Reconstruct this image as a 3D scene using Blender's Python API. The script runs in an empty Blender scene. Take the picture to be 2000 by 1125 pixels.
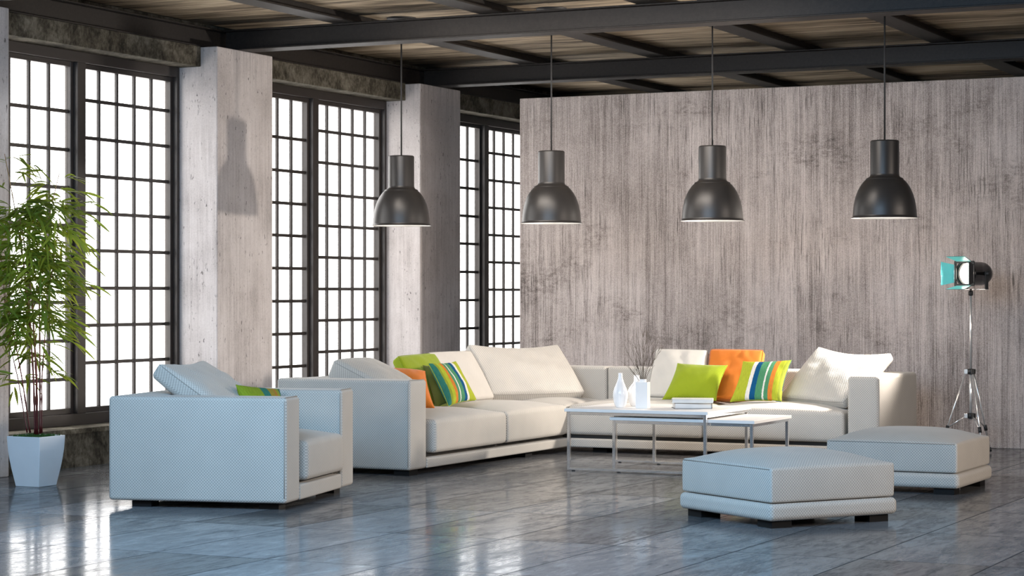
import bpy, math, random
from mathutils import Vector, Matrix, noise
C = bpy.context.scene.collection
SC = bpy.context.scene
PI = math.pi
R = math.radians

# ------------------------------------------------------------------ camera
cam = bpy.data.cameras.new('camera')
cam.sensor_width = 36.0
cam.lens = 4234.4 / 2000 * 36
cam.shift_y = (574.04 - 562.5) / 2000
cam.clip_end = 200
camo = bpy.data.objects.new('camera', cam)
C.objects.link(camo)
camo.location = (0, 0, 1.25)
camo.rotation_euler = (R(90), 0, 0.454142)
SC.camera = camo
CR = Vector((math.cos(0.454142), math.sin(0.454142), 0))     # picture right
CF = Vector((-math.sin(0.454142), math.cos(0.454142), 0))    # view direction

# ------------------------------------------------------------------ world, lights, exposure
SC.view_settings.view_transform = 'Standard'
SC.view_settings.look = 'None'
SC.view_settings.gamma = 1
SC.view_settings.exposure = 0.0
W = bpy.data.worlds.new('world')
SC.world = W
W.use_nodes = True
W.node_tree.nodes['Background'].inputs[0].default_value = (1.0, 0.975, 0.95, 1)
W.node_tree.nodes['Background'].inputs[1].default_value = 5.5


def area(name, loc, aim, sx, sy, power, col, spread=180):
    l = bpy.data.lights.new(name, 'AREA')
    l.shape = 'RECTANGLE'
    l.size, l.size_y = sx, sy
    l.energy = power
    l.color = col
    l.spread = R(spread)
    o = bpy.data.objects.new(name, l)
    C.objects.link(o)
    o.location = loc
    o.rotation_euler = (Vector(aim) - Vector(loc)).to_track_quat('-Z', 'Y').to_euler()
    return o


# added cool fill lamp over the foreground; the roof has no opening there
area('near_cool_fill', (-4.9, 7.2, 2.75), (-5.2, 12.4, 0.3), 5.0, 1.4, 218, (0.38, 0.67, 1.0), 150)
# added neutral fill lamp behind the camera; the wall there is closed
area('rear_fill', (-5.5, 1.5, 2.8), (-6.6, 17.5, 1.5), 5.0, 1.2, 22, (1.0, 0.93, 0.87), 60)
# added soft warm fill lamp on the right; that wall has no window
area('right_fill', (2.5, 12.0, 2.3), (-7.5, 13.6, 0.7), 4.0, 1.8, 70, (1.0, 0.85, 0.73), 85)
# added warm fill lamp below the ceiling, for the grey wall and sofa
area('seating_fill', (-6.7, 13.3, 3.15), (-6.3, 17.2, 0.7), 3.2, 0.8, 36, (1.0, 0.89, 0.79), 100)
# the lamp of the studio spotlight on its tripod
sp = bpy.data.lights.new('studio_spotlight_bulb', 'SPOT')
sp.energy = 500
sp.color = (1.0, 0.90, 0.80)
sp.shadow_soft_size = 0.10
sp.spot_size = R(114)
sp.spot_blend = 0.35
spo = bpy.data.objects.new('studio_spotlight_bulb', sp)
C.objects.link(spo)
spo.location = (-4.2855, 16.5331, 1.408)
spo.rotation_euler = Vector((-0.7986, -0.6018, -0.06)).to_track_quat('-Z', 'Y').to_euler()


# ------------------------------------------------------------------ node helpers
class NT:
    def __init__(s, name, rough=0.5, metal=0.0, spec=0.5):
        s.m = bpy.data.materials.new(name)
        s.m.use_nodes = True
        s.t = s.m.node_tree
        s.b = s.t.nodes['Principled BSDF']
        s.b.inputs['Roughness'].default_value = rough
        s.b.inputs['Metallic'].default_value = metal
        s.b.inputs['Specular IOR Level'].default_value = spec

    def n(s, typ, **kw):
        nd = s.t.nodes.new(typ)
        for k, v in kw.items():
            setattr(nd, k, v)
        return nd

    def l(s, a, b):
        s.t.links.new(a, b)

    def val(s, sock, v):
        if isinstance(v, (int, float)):
            sock.default_value = v
        else:
            s.l(v, sock)

    def math(s, op, a, b=None, c=None, clamp=False):
        nd = s.n('ShaderNodeMath', operation=op, use_clamp=clamp)
        s.val(nd.inputs[0], a)
        if b is not None:
            s.val(nd.inputs[1], b)
        if c is not None:
            s.val(nd.inputs[2], c)
        return nd.outputs[0]

    def coord(s, kind='Object'):
        return s.n('ShaderNodeTexCoord').outputs[kind]

    def mapping(s, vec, scale=(1, 1, 1), loc=(0, 0, 0), rot=(0, 0, 0)):
        nd = s.n('ShaderNodeMapping')
        s.l(vec, nd.inputs['Vector'])
        nd.inputs['Scale'].default_value = scale
        nd.inputs['Location'].default_value = loc
        nd.inputs['Rotation'].default_value = rot
        return nd.outputs[0]

    def noise(s, vec, scale=1, detail=4, rough=0.5, dist=0.0, ty='FBM'):
        nd = s.n('ShaderNodeTexNoise')
        s.l(vec, nd.inputs['Vector'])
        nd.inputs['Scale'].default_value = scale
        nd.inputs['Detail'].default_value = detail
        nd.inputs['Roughness'].default_value = rough
        nd.inputs['Distortion'].default_value = dist
        return nd.outputs[0]

    def ramp(s, f, stops, interp='LINEAR'):
        nd = s.n('ShaderNodeValToRGB')
        nd.color_ramp.interpolation = interp
        el = nd.color_ramp.elements
        while len(el) < len(stops):
            el.new(0.5)
        for e, (p, c) in zip(el, stops):
            e.position = p
            if isinstance(c, (int, float)):
                c = (c, c, c)
            e.color = (*c, 1)
        s.val(nd.inputs[0], f)
        return nd.outputs[0]

    def mix(s, f, a, b, mode='MIX'):
        nd = s.n('ShaderNodeMix', data_type='RGBA', blend_type=mode)
        s.val(nd.inputs[0], f)
        for k, v in ((6, a), (7, b)):
            if isinstance(v, tuple):
                nd.inputs[k].default_value = (*v, 1)
            else:
                s.l(v, nd.inputs[k])
        return nd.outputs[2]

    def col(s, c):
        if isinstance(c, tuple):
            s.b.inputs['Base Color'].default_value = (*c, 1)
        else:
            s.l(c, s.b.inputs['Base Color'])

    def bump(s, h, strength=0.3, dist=0.01):
        nd = s.n('ShaderNodeBump')
        nd.inputs['Strength'].default_value = strength
        nd.inputs['Distance'].default_value = dist
        s.l(h, nd.inputs['Height'])
        s.l(nd.outputs[0], s.b.inputs['Normal'])


def plain(name, c, rough=0.5, metal=0.0, spec=0.5, vary=0.06):
    m = NT(name, rough, metal, spec)
    f = m.noise(m.coord(), 9, 3)
    m.col(m.ramp(f, [(0.3, tuple(x * (1 - vary) for x in c)), (0.7, tuple(min(1, x * (1 + vary)) for x in c))]))
    return m.m


def weave_height(m, p):
    """dotted basket weave from the UVs (metres)"""
    uv = m.coord('UV')
    sx = m.n('ShaderNodeSeparateXYZ')
    m.l(uv, sx.inputs[0])
    a = m.math('SINE', m.math('MULTIPLY', sx.outputs[0], 2 * PI / p))
    b = m.math('SINE', m.math('MULTIPLY', sx.outputs[1], 2 * PI / p))
    return m.math('MULTIPLY_ADD', m.math('MULTIPLY', a, b), 0.5, 0.5)


def fabric(name, c, p=0.018, contrast=0.30, rough=0.85, bump=0.25):
    m = NT(name, rough, 0, 0.25)
    h = weave_height(m, p)
    lo = tuple(x * (1 - contrast) for x in c)
    hi = tuple(min(1, x * (1 + contrast * 0.55)) for x in c)
    cw = m.ramp(h, [(0.12, lo), (0.75, hi)])
    n = m.noise(m.coord(), 5, 3)
    cc = m.mix(1.0, cw, m.ramp(n, [(0.3, 0.93), (0.7, 1.0)]), 'MULTIPLY')
    m.col(cc)
    m.bump(h, bump, 0.004)
    m.b.inputs['Sheen Weight'].default_value = 0.15
    return m.m


M = {}
BEIGE = (0.535, 0.503, 0.455)
M['beige'] = fabric('beige weave', BEIGE)
M['beige_fine'] = fabric('beige fine weave', (0.62, 0.585, 0.535), 0.012, 0.10)
M['piping'] = plain('beige piping', (0.34, 0.32, 0.29), 0.9)
M['deck'] = plain('shaded gap cloth', (0.035, 0.033, 0.03), 0.95)  # shadow of the gap under the seat cushions, put into the colour
M['lime'] = fabric('lime green weave', (0.27, 0.345, 0.010), 0.014, 0.22)
M['olive'] = fabric('shaded green weave', (0.10, 0.12, 0.016), 0.014, 0.22)  # green cloth with the shadow on its cushion put into the colour
M['orange'] = fabric('orange weave', (0.70, 0.19, 0.022), 0.012, 0.12)
M['greycloth'] = fabric('slate grey weave', (0.20, 0.215, 0.23), 0.012, 0.15)
M['foot'] = plain('black wooden foot', (0.008, 0.0075, 0.0075), 0.7, 0, 0.2)


def stripes(name, width, st=None):
    m = NT(name, 0.85, 0, 0.25)
    uv = m.coord('UV')
    sx = m.n('ShaderNodeSeparateXYZ')
    m.l(uv, sx.inputs[0])
    wob = m.noise(m.mapping(uv, (40, 90, 1)), 1.0, 3)
    u = m.math('ADD', m.math('DIVIDE', sx.outputs[0], width), m.math('MULTIPLY_ADD', wob, 0.02, -0.01))
    L = (0.42, 0.47, 0.03)
    G = (0.075, 0.27, 0.13)
    T = (0.03, 0.19, 0.14)
    B = (0.0, 0.085, 0.22)
    Wt = (0.80, 0.77, 0.70)
    O = (0.66, 0.21, 0.03)
    D = (0.28, 0.33, 0.03)
    st = st or [(0.0, L), (0.26, Wt), (0.335, B), (0.43, G), (0.56, Wt), (0.59, G), (0.665, O), (0.745, L), (0.84, D), (0.90, T)]
    base = m.ramp(u, st, 'CONSTANT')
    th = m.noise(m.mapping(uv, (260, 25, 1)), 1.0, 2)
    c = m.mix(1.0, base, m.ramp(th, [(0.3, 0.72), (0.65, 1.0)]), 'MULTIPLY')
    m.col(c)
    m.bump(weave_height(m, 0.012), 0.3, 0.003)
    return m.m


M['stripes'] = stripes('striped weave', 0.45)
M['stripes_l'] = stripes('striped weave, narrow', 0.352)
M['stripes_b'] = stripes('green and amber striped weave', 0.36, [(0.0, (0.24, 0.33, 0.02)), (0.40, (0.03, 0.19, 0.14)), (0.56, (0.33, 0.26, 0.03)), (0.72, (0.45, 0.20, 0.03)), (0.80, (0.28, 0.33, 0.03)), (0.90, (0.03, 0.19, 0.14))])


def concrete_wall():
    m = NT('raw board marked concrete', 0.85, 0, 0.3)
    o = m.coord()
    fine = m.noise(m.mapping(o, (95, 95, 1.0)), 1, 5, 0.7)
    med = m.noise(m.mapping(o, (17, 17, 0.55), (3, 0, 1)), 1, 5, 0.62)
    grit = m.noise(o, 170, 2, 0.7)
    blot = m.noise(m.mapping(o, (1.1, 1.1, 0.9), (1, 2, 0)), 1, 7, 0.66)
    smud = m.noise(m.mapping(o, (1.7, 1.7, 2.6), (7, 0, 3)), 1, 5, 0.6)
    hatch = m.noise(m.mapping(o, (16, 16, 34), (0, 4, 0)), 1, 4, 0.75)
    v = m.math('MULTIPLY', m.math('SUBTRACT', fine, 0.5), 0.62)
    v = m.math('MULTIPLY_ADD', m.math('SUBTRACT', med, 0.5), 0.50, v)
    v = m.math('MULTIPLY_ADD', m.math('SUBTRACT', grit, 0.5), 0.62, v)
    v = m.math('MULTIPLY_ADD', m.math('SUBTRACT', blot, 0.5), 0.62, v)
    sm = m.math('MULTIPLY', m.ramp(smud, [(0.54, 0.0), (0.66, 1.0)]), m.ramp(hatch, [(0.40, 0.0), (0.66, 1.0)]))
    v = m.math('SUBTRACT', v, m.math('MULTIPLY', sm, 0.19))
    c = m.ramp(m.math('ADD', v, 0.5), [(0.16, (0.095, 0.078, 0.070)), (0.36, (0.29, 0.247, 0.227)), (0.54, (0.50, 0.436, 0.406)), (0.78, (0.70, 0.63, 0.595))])
    dash = m.noise(m.mapping(o, (120, 120, 4.0), (2, 0, 5)), 1, 3, 0.6)
    dz = m.noise(m.mapping(o, (2.5, 2.5, 1.2), (5, 0, 2)), 1, 3, 0.6)
    dm = m.math('MULTIPLY', m.ramp(dash, [(0.55, 0.0), (0.64, 1.0)]), m.ramp(dz, [(0.40, 0.25), (0.62, 1.0)]))
    c = m.mix(m.math('MULTIPLY', dm, 0.78), c, (0.085, 0.072, 0.066))
    sx = m.n('ShaderNodeSeparateXYZ')
    m.l(o, sx.inputs[0])
    pn = m.n('ShaderNodeTexWhiteNoise', noise_dimensions='1D')
    m.l(m.math('FLOOR', m.math('DIVIDE', m.math('ADD', sx.outputs[0], 6.02), 2.6)), pn.inputs['W'])
    c = m.mix(1.0, c, m.ramp(pn.outputs['Value'], [(0.0, 0.90), (1.0, 1.06)]), 'MULTIPLY')
    # thin dark vertical board joints
    lines = m.noise(m.mapping(o, (30, 30, 0.10), (0.3, 0, 0)), 1, 2, 0.5)
    ln = m.ramp(lines, [(0.488, 1.0), (0.498, 0.5), (0.502, 0.5), (0.512, 1.0)])
    pit = m.n('ShaderNodeTexVoronoi')
    m.l(m.mapping(o, (6, 6, 6)), pit.inputs['Vector'])
    pits = m.ramp(pit.outputs['Distance'], [(0.035, 0.25), (0.055, 1.0)])
    c = m.mix(0.6, c, ln, 'MULTIPLY')
    c = m.mix(0.8, c, pits, 'MULTIPLY')
    m.col(c)
    m.bump(v, 0.35, 0.01)
    return m.m


def concrete_col():
    m = NT('pale cast concrete', 0.8, 0, 0.3)
    o = m.coord()
    st = m.noise(m.mapping(o, (38, 38, 1.6)), 1, 5, 0.6)
    bl = m.noise(o, 2.2, 6, 0.6)
    gr = m.noise(o, 90, 3, 0.6)
    v = m.math('MULTIPLY_ADD', st, 0.35, m.math('MULTIPLY_ADD', bl, 0.45, m.math('MULTIPLY', gr, 0.2)))
    c = m.ramp(v, [(0.34, (0.36, 0.325, 0.312)), (0.5, (0.56, 0.515, 0.50)), (0.62, (0.67, 0.625, 0.61))])
    p = m.noise(m.mapping(o, (55, 55, 22)), 1, 2, 0.5)
    p2 = m.noise(o, 6, 3, 0.6)
    pm = m.math('MULTIPLY', m.ramp(p, [(0.655, 0.0), (0.69, 1.0)]), m.ramp(p2, [(0.45, 0.2), (0.6, 1.0)]))
    # darker rain-like streaks starting at the head of the shaft
    z = m.n('ShaderNodeSeparateXYZ')
    m.l(o, z.inputs[0])
    top = m.ramp(m.math('DIVIDE', z.outputs[2], 3.2), [(0.76, 0.0), (1.0, 1.0)])
    tp = m.math('MULTIPLY', top, m.ramp(st, [(0.42, 0.0), (0.6, 1.0)]))
    c = m.mix(m.math('MULTIPLY', tp, 0.5), c, (0.20, 0.18, 0.17))
    c = m.mix(m.math('MULTIPLY', pm, 0.8), c, (0.10, 0.09, 0.085))
    m.col(c)
    m.bump(m.math('SUBTRACT', v, pm), 0.35, 0.008)
    return m.m


def concrete_moss(name='weathered dark concrete', k=1.0):
    m = NT(name, 0.9, 0, 0.2)
    o = m.coord()
    a = m.noise(m.mapping(o, (5, 5, 5)), 1, 9, 0.72, 0.2)
    b = m.noise(m.mapping(o, (40, 40, 26)), 1, 5, 0.65)
    g = m.noise(o, 1.6, 3, 0.6)
    v = m.math('MULTIPLY_ADD', a, 0.6, m.math('MULTIPLY_ADD', b, 0.25, m.math('MULTIPLY', g, 0.15)))
    m.col(m.ramp(v, [(0.40, (0.016 * k, 0.014 * k, 0.010 * k)), (0.48, (0.060 * k, 0.053 * k, 0.039 * k)),
                     (0.54, (0.110 * k, 0.100 * k, 0.078 * k)), (0.62, (0.17 * k, 0.156 * k, 0.126 * k))]))
    m.bump(v, 0.4, 0.01)
    return m.m


def floor_mat():
    m = NT('polished stone slabs', 0.14, 0, 0.5)
    o = m.coord()
    s = m.n('ShaderNodeSeparateXYZ')
    m.l(o, s.inputs[0])
    TW, TL = 0.627, 1.235
    fx = m.math('DIVIDE', m.math('ADD', s.outputs[0], 6.15 + 40 * TW), TW)
    fy = m.math('DIVIDE', m.math('ADD', s.outputs[1], -9.91 + 40 * TL), TL)
    ix, iy = m.math('FLOOR', fx), m.math('FLOOR', fy)
    gx, gy = m.math('FRACT', fx), m.math('FRACT', fy)
    dx = m.math('MULTIPLY', m.math('MINIMUM', gx, m.math('SUBTRACT', 1.0, gx)), TW)
    dy = m.math('MULTIPLY', m.math('MINIMUM', gy, m.math('SUBTRACT', 1.0, gy)), TL)
    d = m.math('MINIMUM', dx, dy)
    joint = m.ramp(d, [(0.0022, 0.0), (0.0052, 1.0)])
    cb = m.n('ShaderNodeCombineXYZ')
    m.l(ix, cb.inputs[0])
    m.l(iy, cb.inputs[1])
    wn = m.n('ShaderNodeTexWhiteNoise')
    m.l(cb.outputs[0], wn.inputs['Vector'])
    off = m.n('ShaderNodeVectorMath', operation='SCALE')
    m.l(wn.outputs['Color'], off.inputs[0])
    off.inputs['Scale'].default_value = 37.0
    ad = m.n('ShaderNodeVectorMath', operation='ADD')
    m.l(o, ad.inputs[0])
    m.l(off.outputs[0], ad.inputs[1])
    st = m.noise(m.mapping(ad.outputs[0], (10.0, 2.6, 1), rot=(0, 0, R(10))), 1, 9, 0.74, 0.5)
    st2 = m.noise(m.mapping(ad.outputs[0], (46, 9, 1), rot=(0, 0, R(16))), 1, 5, 0.75, 0.6)
    v = m.math('MULTIPLY_ADD', st, 0.66, m.math('MULTIPLY', st2, 0.34))
    c = m.ramp(v, [(0.33, (0.05, 0.051, 0.055)), (0.43, (0.13, 0.131, 0.136)), (0.53, (0.19, 0.191, 0.197)), (0.66, (0.29, 0.29, 0.295))])
    tone = m.ramp(wn.outputs['Value'], [(0.0, 0.55), (1.0, 1.2)])
    c = m.mix(1.0, c, tone, 'MULTIPLY')
    # a few long scratches
    vo = m.noise(m.mapping(o, (1.3, 1.3, 1)), 1, 1, 0.4, 2.5)
    scr = m.ramp(vo, [(0.497, 1.0), (0.5, 0.55), (0.503, 1.0)])
    c = m.mix(0.4, c, scr, 'MULTIPLY')
    c = m.mix(m.math('SUBTRACT', 1.0, joint), c, (0.02, 0.02, 0.022))
    m.col(c)
    m.l(m.ramp(v, [(0.40, 0.20), (0.56, 0.10)]), m.b.inputs['Roughness'])
    m.b.inputs['Specular IOR Level'].default_value = 0.22
    hh = m.math('MULTIPLY_ADD', joint, 0.7, m.math('MULTIPLY', m.noise(m.mapping(o, (60, 60, 1)), 1, 3, 0.5), 0.12))
    m.bump(hh, 0.05, 0.005)
    # worn polish: the sheen covers the stone only partly and is missing in the joints
    df = m.n('ShaderNodeBsdfDiffuse')
    m.l(c, df.inputs['Color'])
    mx = m.n('ShaderNodeMixShader')
    m.l(m.math('MULTIPLY', m.ramp(v, [(0.38, 0.50), (0.54, 0.84)]), joint), mx.inputs[0])
    m.l(df.outputs[0], mx.inputs[1])
    m.l(m.b.outputs[0], mx.inputs[2])
    m.l(mx.outputs[0], m.t.nodes['Material Output'].inputs['Surface'])
    return m.m


def wood_mat():
    m = NT('rough sawn ceiling boards', 0.8, 0, 0.25)
    o = m.coord()
    g = m.noise(m.mapping(o, (1.3, 26, 1)), 1, 6, 0.65, 0.3)
    b = m.noise(m.mapping(o, (0.8, 4.5, 1), (4, 1, 0)), 1, 5, 0.65)
    v = m.math('MULTIPLY_ADD', g, 0.55, m.math('MULTIPLY', b, 0.45))
    m.col(m.ramp(v, [(0.38, (0.045, 0.034, 0.024)), (0.46, (0.18, 0.14, 0.096)), (0.54, (0.36, 0.29, 0.205)), (0.64, (0.54, 0.45, 0.335))]))
    m.bump(v, 0.4, 0.006)
    return m.m


def steel_mat():
    m = NT('dark painted steel', 0.55, 0.0, 0.4)
    o = m.coord()
    n = m.noise(o, 40, 4, 0.6)
    m.col(m.ramp(n, [(0.3, (0.009, 0.007, 0.006)), (0.7, (0.019, 0.015, 0.013))]))
    m.bump(n, 0.25, 0.004)
    return m.m


M['wall'] = concrete_wall()
M['column'] = concrete_col()
M['moss'] = concrete_moss()
M['sill'] = concrete_moss('lit sill concrete', 1.8)  # light on the sill front, put into a brighter copy of the concrete
M['floor'] = floor_mat()
M['wood'] = wood_mat()
M['steel'] = steel_mat()
M['plaster'] = plain('pale plaster', (0.70, 0.68, 0.65), 0.9)
M['frame'] = plain('dark bronze window paint', (0.032, 0.026, 0.023), 0.42, 0, 0.45)
M['chrome'] = plain('polished chrome', (0.90, 0.885, 0.87), 0.10, 0.82, vary=0.02)
M['satin'] = plain('satin steel', (0.82, 0.80, 0.77), 0.22, 0.65, vary=0.03)
M['shade'] = plain('charcoal satin lacquer', (0.024, 0.022, 0.021), 0.36, 0.0, 0.45)
M['enamel'] = plain('white enamel', (0.85, 0.84, 0.82), 0.3)
M['cable'] = plain('black cable', (0.015, 0.014, 0.014), 0.6)
M['tabletop'] = plain('white lacquer', (0.90, 0.885, 0.865), 0.38, vary=0.015)
M['vase'] = plain('white glazed ceramic', (0.88, 0.87, 0.86), 0.16, vary=0.015)
M['pot'] = plain('white satin planter plastic', (0.92, 0.92, 0.93), 0.28, vary=0.015)
M['black'] = plain('black gloss enamel', (0.012, 0.012, 0.012), 0.18)
M['blackmatt'] = plain('matt black metal', (0.018, 0.018, 0.018), 0.5)
M['teal'] = plain('teal reflective flap', (0.13, 0.56, 0.56), 0.35)
M['twig'] = plain('dry brown twig', (0.11, 0.08, 0.052), 0.8, vary=0.3)
M['paper'] = plain('book pages', (0.72, 0.71, 0.69), 0.8)
M['coverdark'] = plain('charcoal book cover', (0.05, 0.05, 0.052), 0.5)
M['coverpale'] = plain('pale book cover', (0.78, 0.78, 0.72), 0.35)
M['grass'] = plain('green moss', (0.035, 0.10, 0.012), 0.9, vary=0.4)


def leaf_mat():
    m = NT('bamboo leaf', 0.42, 0, 0.4)
    n = m.noise(m.coord(), 3.5, 3)
    m.col(m.ramp(n, [(0.34, (0.055, 0.13, 0.03)), (0.5, (0.16, 0.25, 0.035)), (0.62, (0.36, 0.42, 0.05))]))
    m.b.inputs['Subsurface Weight'].default_value = 0.0
    tr = m.n('ShaderNodeBsdfTranslucent')
    tr.inputs[0].default_value = (0.42, 0.48, 0.05, 1)
    mx = m.n('ShaderNodeMixShader')
    mx.inputs[0].default_value = 0.45
    m.l(m.b.outputs[0], mx.inputs[1])
    m.l(tr.outputs[0], mx.inputs[2])
    m.l(mx.outputs[0], m.t.nodes['Material Output'].inputs['Surface'])
    return m.m


def cane_mat():
    m = NT('bamboo cane', 0.4, 0, 0.5)
    s = m.n('ShaderNodeSeparateXYZ')
    m.l(m.coord(), s.inputs[0])
    n = m.noise(m.coord(), 14, 3)
    h = m.math('ADD', s.outputs[2], m.math('MULTIPLY_ADD', n, 0.3, -0.15))
    m.col(m.ramp(m.math('DIVIDE', h, 2.2), [(0.14, (0.075, 0.006, 0.008)), (0.34, (0.16, 0.022, 0.010)), (0.5, (0.30, 0.105, 0.03)), (0.9, (0.40, 0.22, 0.09))]))
    return m.m


def glass_mat():
    m = NT('window glass')
    t = m.n('ShaderNodeBsdfTransparent')
    g = m.n('ShaderNodeBsdfGlossy')
    g.inputs['Roughness'].default_value = 0.02
    lw = m.n('ShaderNodeLayerWeight')
    lw.inputs[0].default_value = 0.15
    mx = m.n('ShaderNodeMixShader')
    m.l(m.math('MULTIPLY', lw.outputs['Fresnel'], 0.5), mx.inputs[0])
    m.l(t.outputs[0], mx.inputs[1])
    m.l(g.outputs[0], mx.inputs[2])
    m.l(mx.outputs[0], m.t.nodes['Material Output'].inputs['Surface'])
    return m.m


def emit_mat(name, c, s):
    m = NT(name)
    m.b.inputs['Emission Color'].default_value = (*c, 1)
    m.b.inputs['Emission Strength'].default_value = s
    m.col(c)
    return m.m


M['leaf'] = leaf_mat()
M['cane'] = cane_mat()
M['glass'] = glass_mat()
M['lens'] = emit_mat('glowing lens', (1.0, 0.93, 0.80), 9)
M['bulb'] = emit_mat('frosted lamp bulb', (1.0, 0.95, 0.88), 1.5)


# ------------------------------------------------------------------ mesh helpers
class MB:
    def __init__(s):
        s.v, s.f, s.uv = [], [], None

    def add(s, vs, fs):
        k = len(s.v)
        s.v += [Vector(p) for p in vs]
        s.f += [tuple(i + k for i in f) for f in fs]
        return s

    def box(s, x0, x1, y0, y1, z0, z1):
        v = [(x, y, z) for x in (x0, x1) for y in (y0, y1) for z in (z0, z1)]
        return s.add(v, [(0, 1, 3, 2), (4, 6, 7, 5), (0, 4, 5, 1), (2, 3, 7, 6), (0, 2, 6, 4), (1, 5, 7, 3)])

    def obox(s, c, ax, ay, az):
        """oriented box: centre and three half-extent vectors"""
        c, ax, ay, az = map(Vector, (c, ax, ay, az))
        v = [c + ax * i + ay * j + az * k for i in (-1, 1) for j in (-1, 1) for k in (-1, 1)]
        return s.add(v, [(0, 1, 3, 2), (4, 6, 7, 5), (0, 4, 5, 1), (2, 3, 7, 6), (0, 2, 6, 4), (1, 5, 7, 3)])

    def tube(s, pts, r, n=8, cap=True, closed=False):
        pts = [Vector(p) for p in pts]
        rs = r if isinstance(r, (list, tuple)) else [r] * len(pts)
        k = len(s.v)
        N = len(pts)
        up = None
        for i, p in enumerate(pts):
            if closed:
                t = (pts[(i + 1) % N] - pts[i - 1]).normalized()
            else:
                t = (pts[min(i + 1, N - 1)] - pts[max(i - 1, 0)]).normalized()
            if up is None:
                up = Vector((0, 0, 1)) if abs(t.z) < 0.9 else Vector((1, 0, 0))
            a = t.cross(up)
            if a.length < 1e-6:
                a = t.orthogonal()
            a.normalize()
            b = a.cross(t).normalized()
            up = b
            for j in range(n):
                th = 2 * PI * j / n
                s.v.append(p + (a * math.cos(th) + b * math.sin(th)) * rs[i])
        M_ = N if closed else N - 1
        for i in range(M_):
            for j in range(n):
                a0 = k + i * n + j
                a1 = k + i * n + (j + 1) % n
                b0 = k + ((i + 1) % N) * n + j
                b1 = k + ((i + 1) % N) * n + (j + 1) % n
                s.f.append((a0, a1, b1, b0))
        if cap and not closed:
            s.f.append(tuple(k + j for j in reversed(range(n))))
            s.f.append(tuple(k + (N - 1) * n + j for j in range(n)))
        return s

    def lathe(s, prof, n=40, c=(0, 0, 0), mod=None, cap_top=False, cap_bot=False):
        k = len(s.v)
        for i, (r, z) in enumerate(prof):
            for j in range(n):
                th = 2 * PI * j / n
                rr = r * (mod(th, i / (len(prof) - 1)) if mod else 1)
                s.v.append(Vector((c[0] + rr * math.cos(th), c[1] + rr * math.sin(th), c[2] + z)))
        for i in range(len(prof) - 1):
            for j in range(n):
                s.f.append((k + i * n + j, k + i * n + (j + 1) % n, k + (i + 1) * n + (j + 1) % n, k + (i + 1) * n + j))
        if cap_bot:
            s.f.append(tuple(k + j for j in reversed(range(n))))
        if cap_top:
            s.f.append(tuple(k + (len(prof) - 1) * n + j for j in range(n)))
        return s

    def xform(s, mat):
        s.v = [mat @ p for p in s.v]
        return s

    def build(s, name, mat, parent=None, smooth=False, bevel=0.0, seg=2, loc=None, rotz=None):
        me = bpy.data.meshes.new(name)
        me.from_pydata([tuple(p) for p in s.v], [], s.f)
        me.update()
        uvl = me.uv_layers.new(name='UVMap')
        if s.uv is None:
            for poly in me.polygons:
                n = poly.normal
                a = (abs(n.x), abs(n.y), abs(n.z))
                k = a.index(max(a))
                for li in poly.loop_indices:
                    p = me.vertices[me.loops[li].vertex_index].co
                    uvl.data[li].uv = ((p.y, p.z), (p.x, p.z), (p.x, p.y))[k]
        else:
            for li in range(len(me.loops)):
                uvl.data[li].uv = s.uv[me.loops[li].vertex_index]
        if smooth:
            me.polygons.foreach_set('use_smooth', [True] * len(me.polygons))
        me.materials.append(mat)
        o = bpy.data.objects.new(name, me)
        C.objects.link(o)
        if parent:
            o.parent = parent
        if loc is not None:
            o.location = loc
        if rotz is not None:
            o.rotation_euler = (0, 0, rotz)
        if bevel:
            b = o.modifiers.new('bevel', 'BEVEL')
            b.width = bevel
            b.segments = seg
            b.limit_method = 'ANGLE'
            b.harden_normals = False
        return o


def axis_params(h, r, k=4, m=8):
    out = []
    for i in range(k):
        out.append(-(h - r) - r * math.tan(PI / 4 * (1 - i / k)))
    for i in range(m + 1):
        out.append(-(h - r) + 2 * (h - r) * i / m)
    for i in range(1, k + 1):
        out.append((h - r) + r * math.tan(PI / 4 * i / k))
    return out


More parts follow.
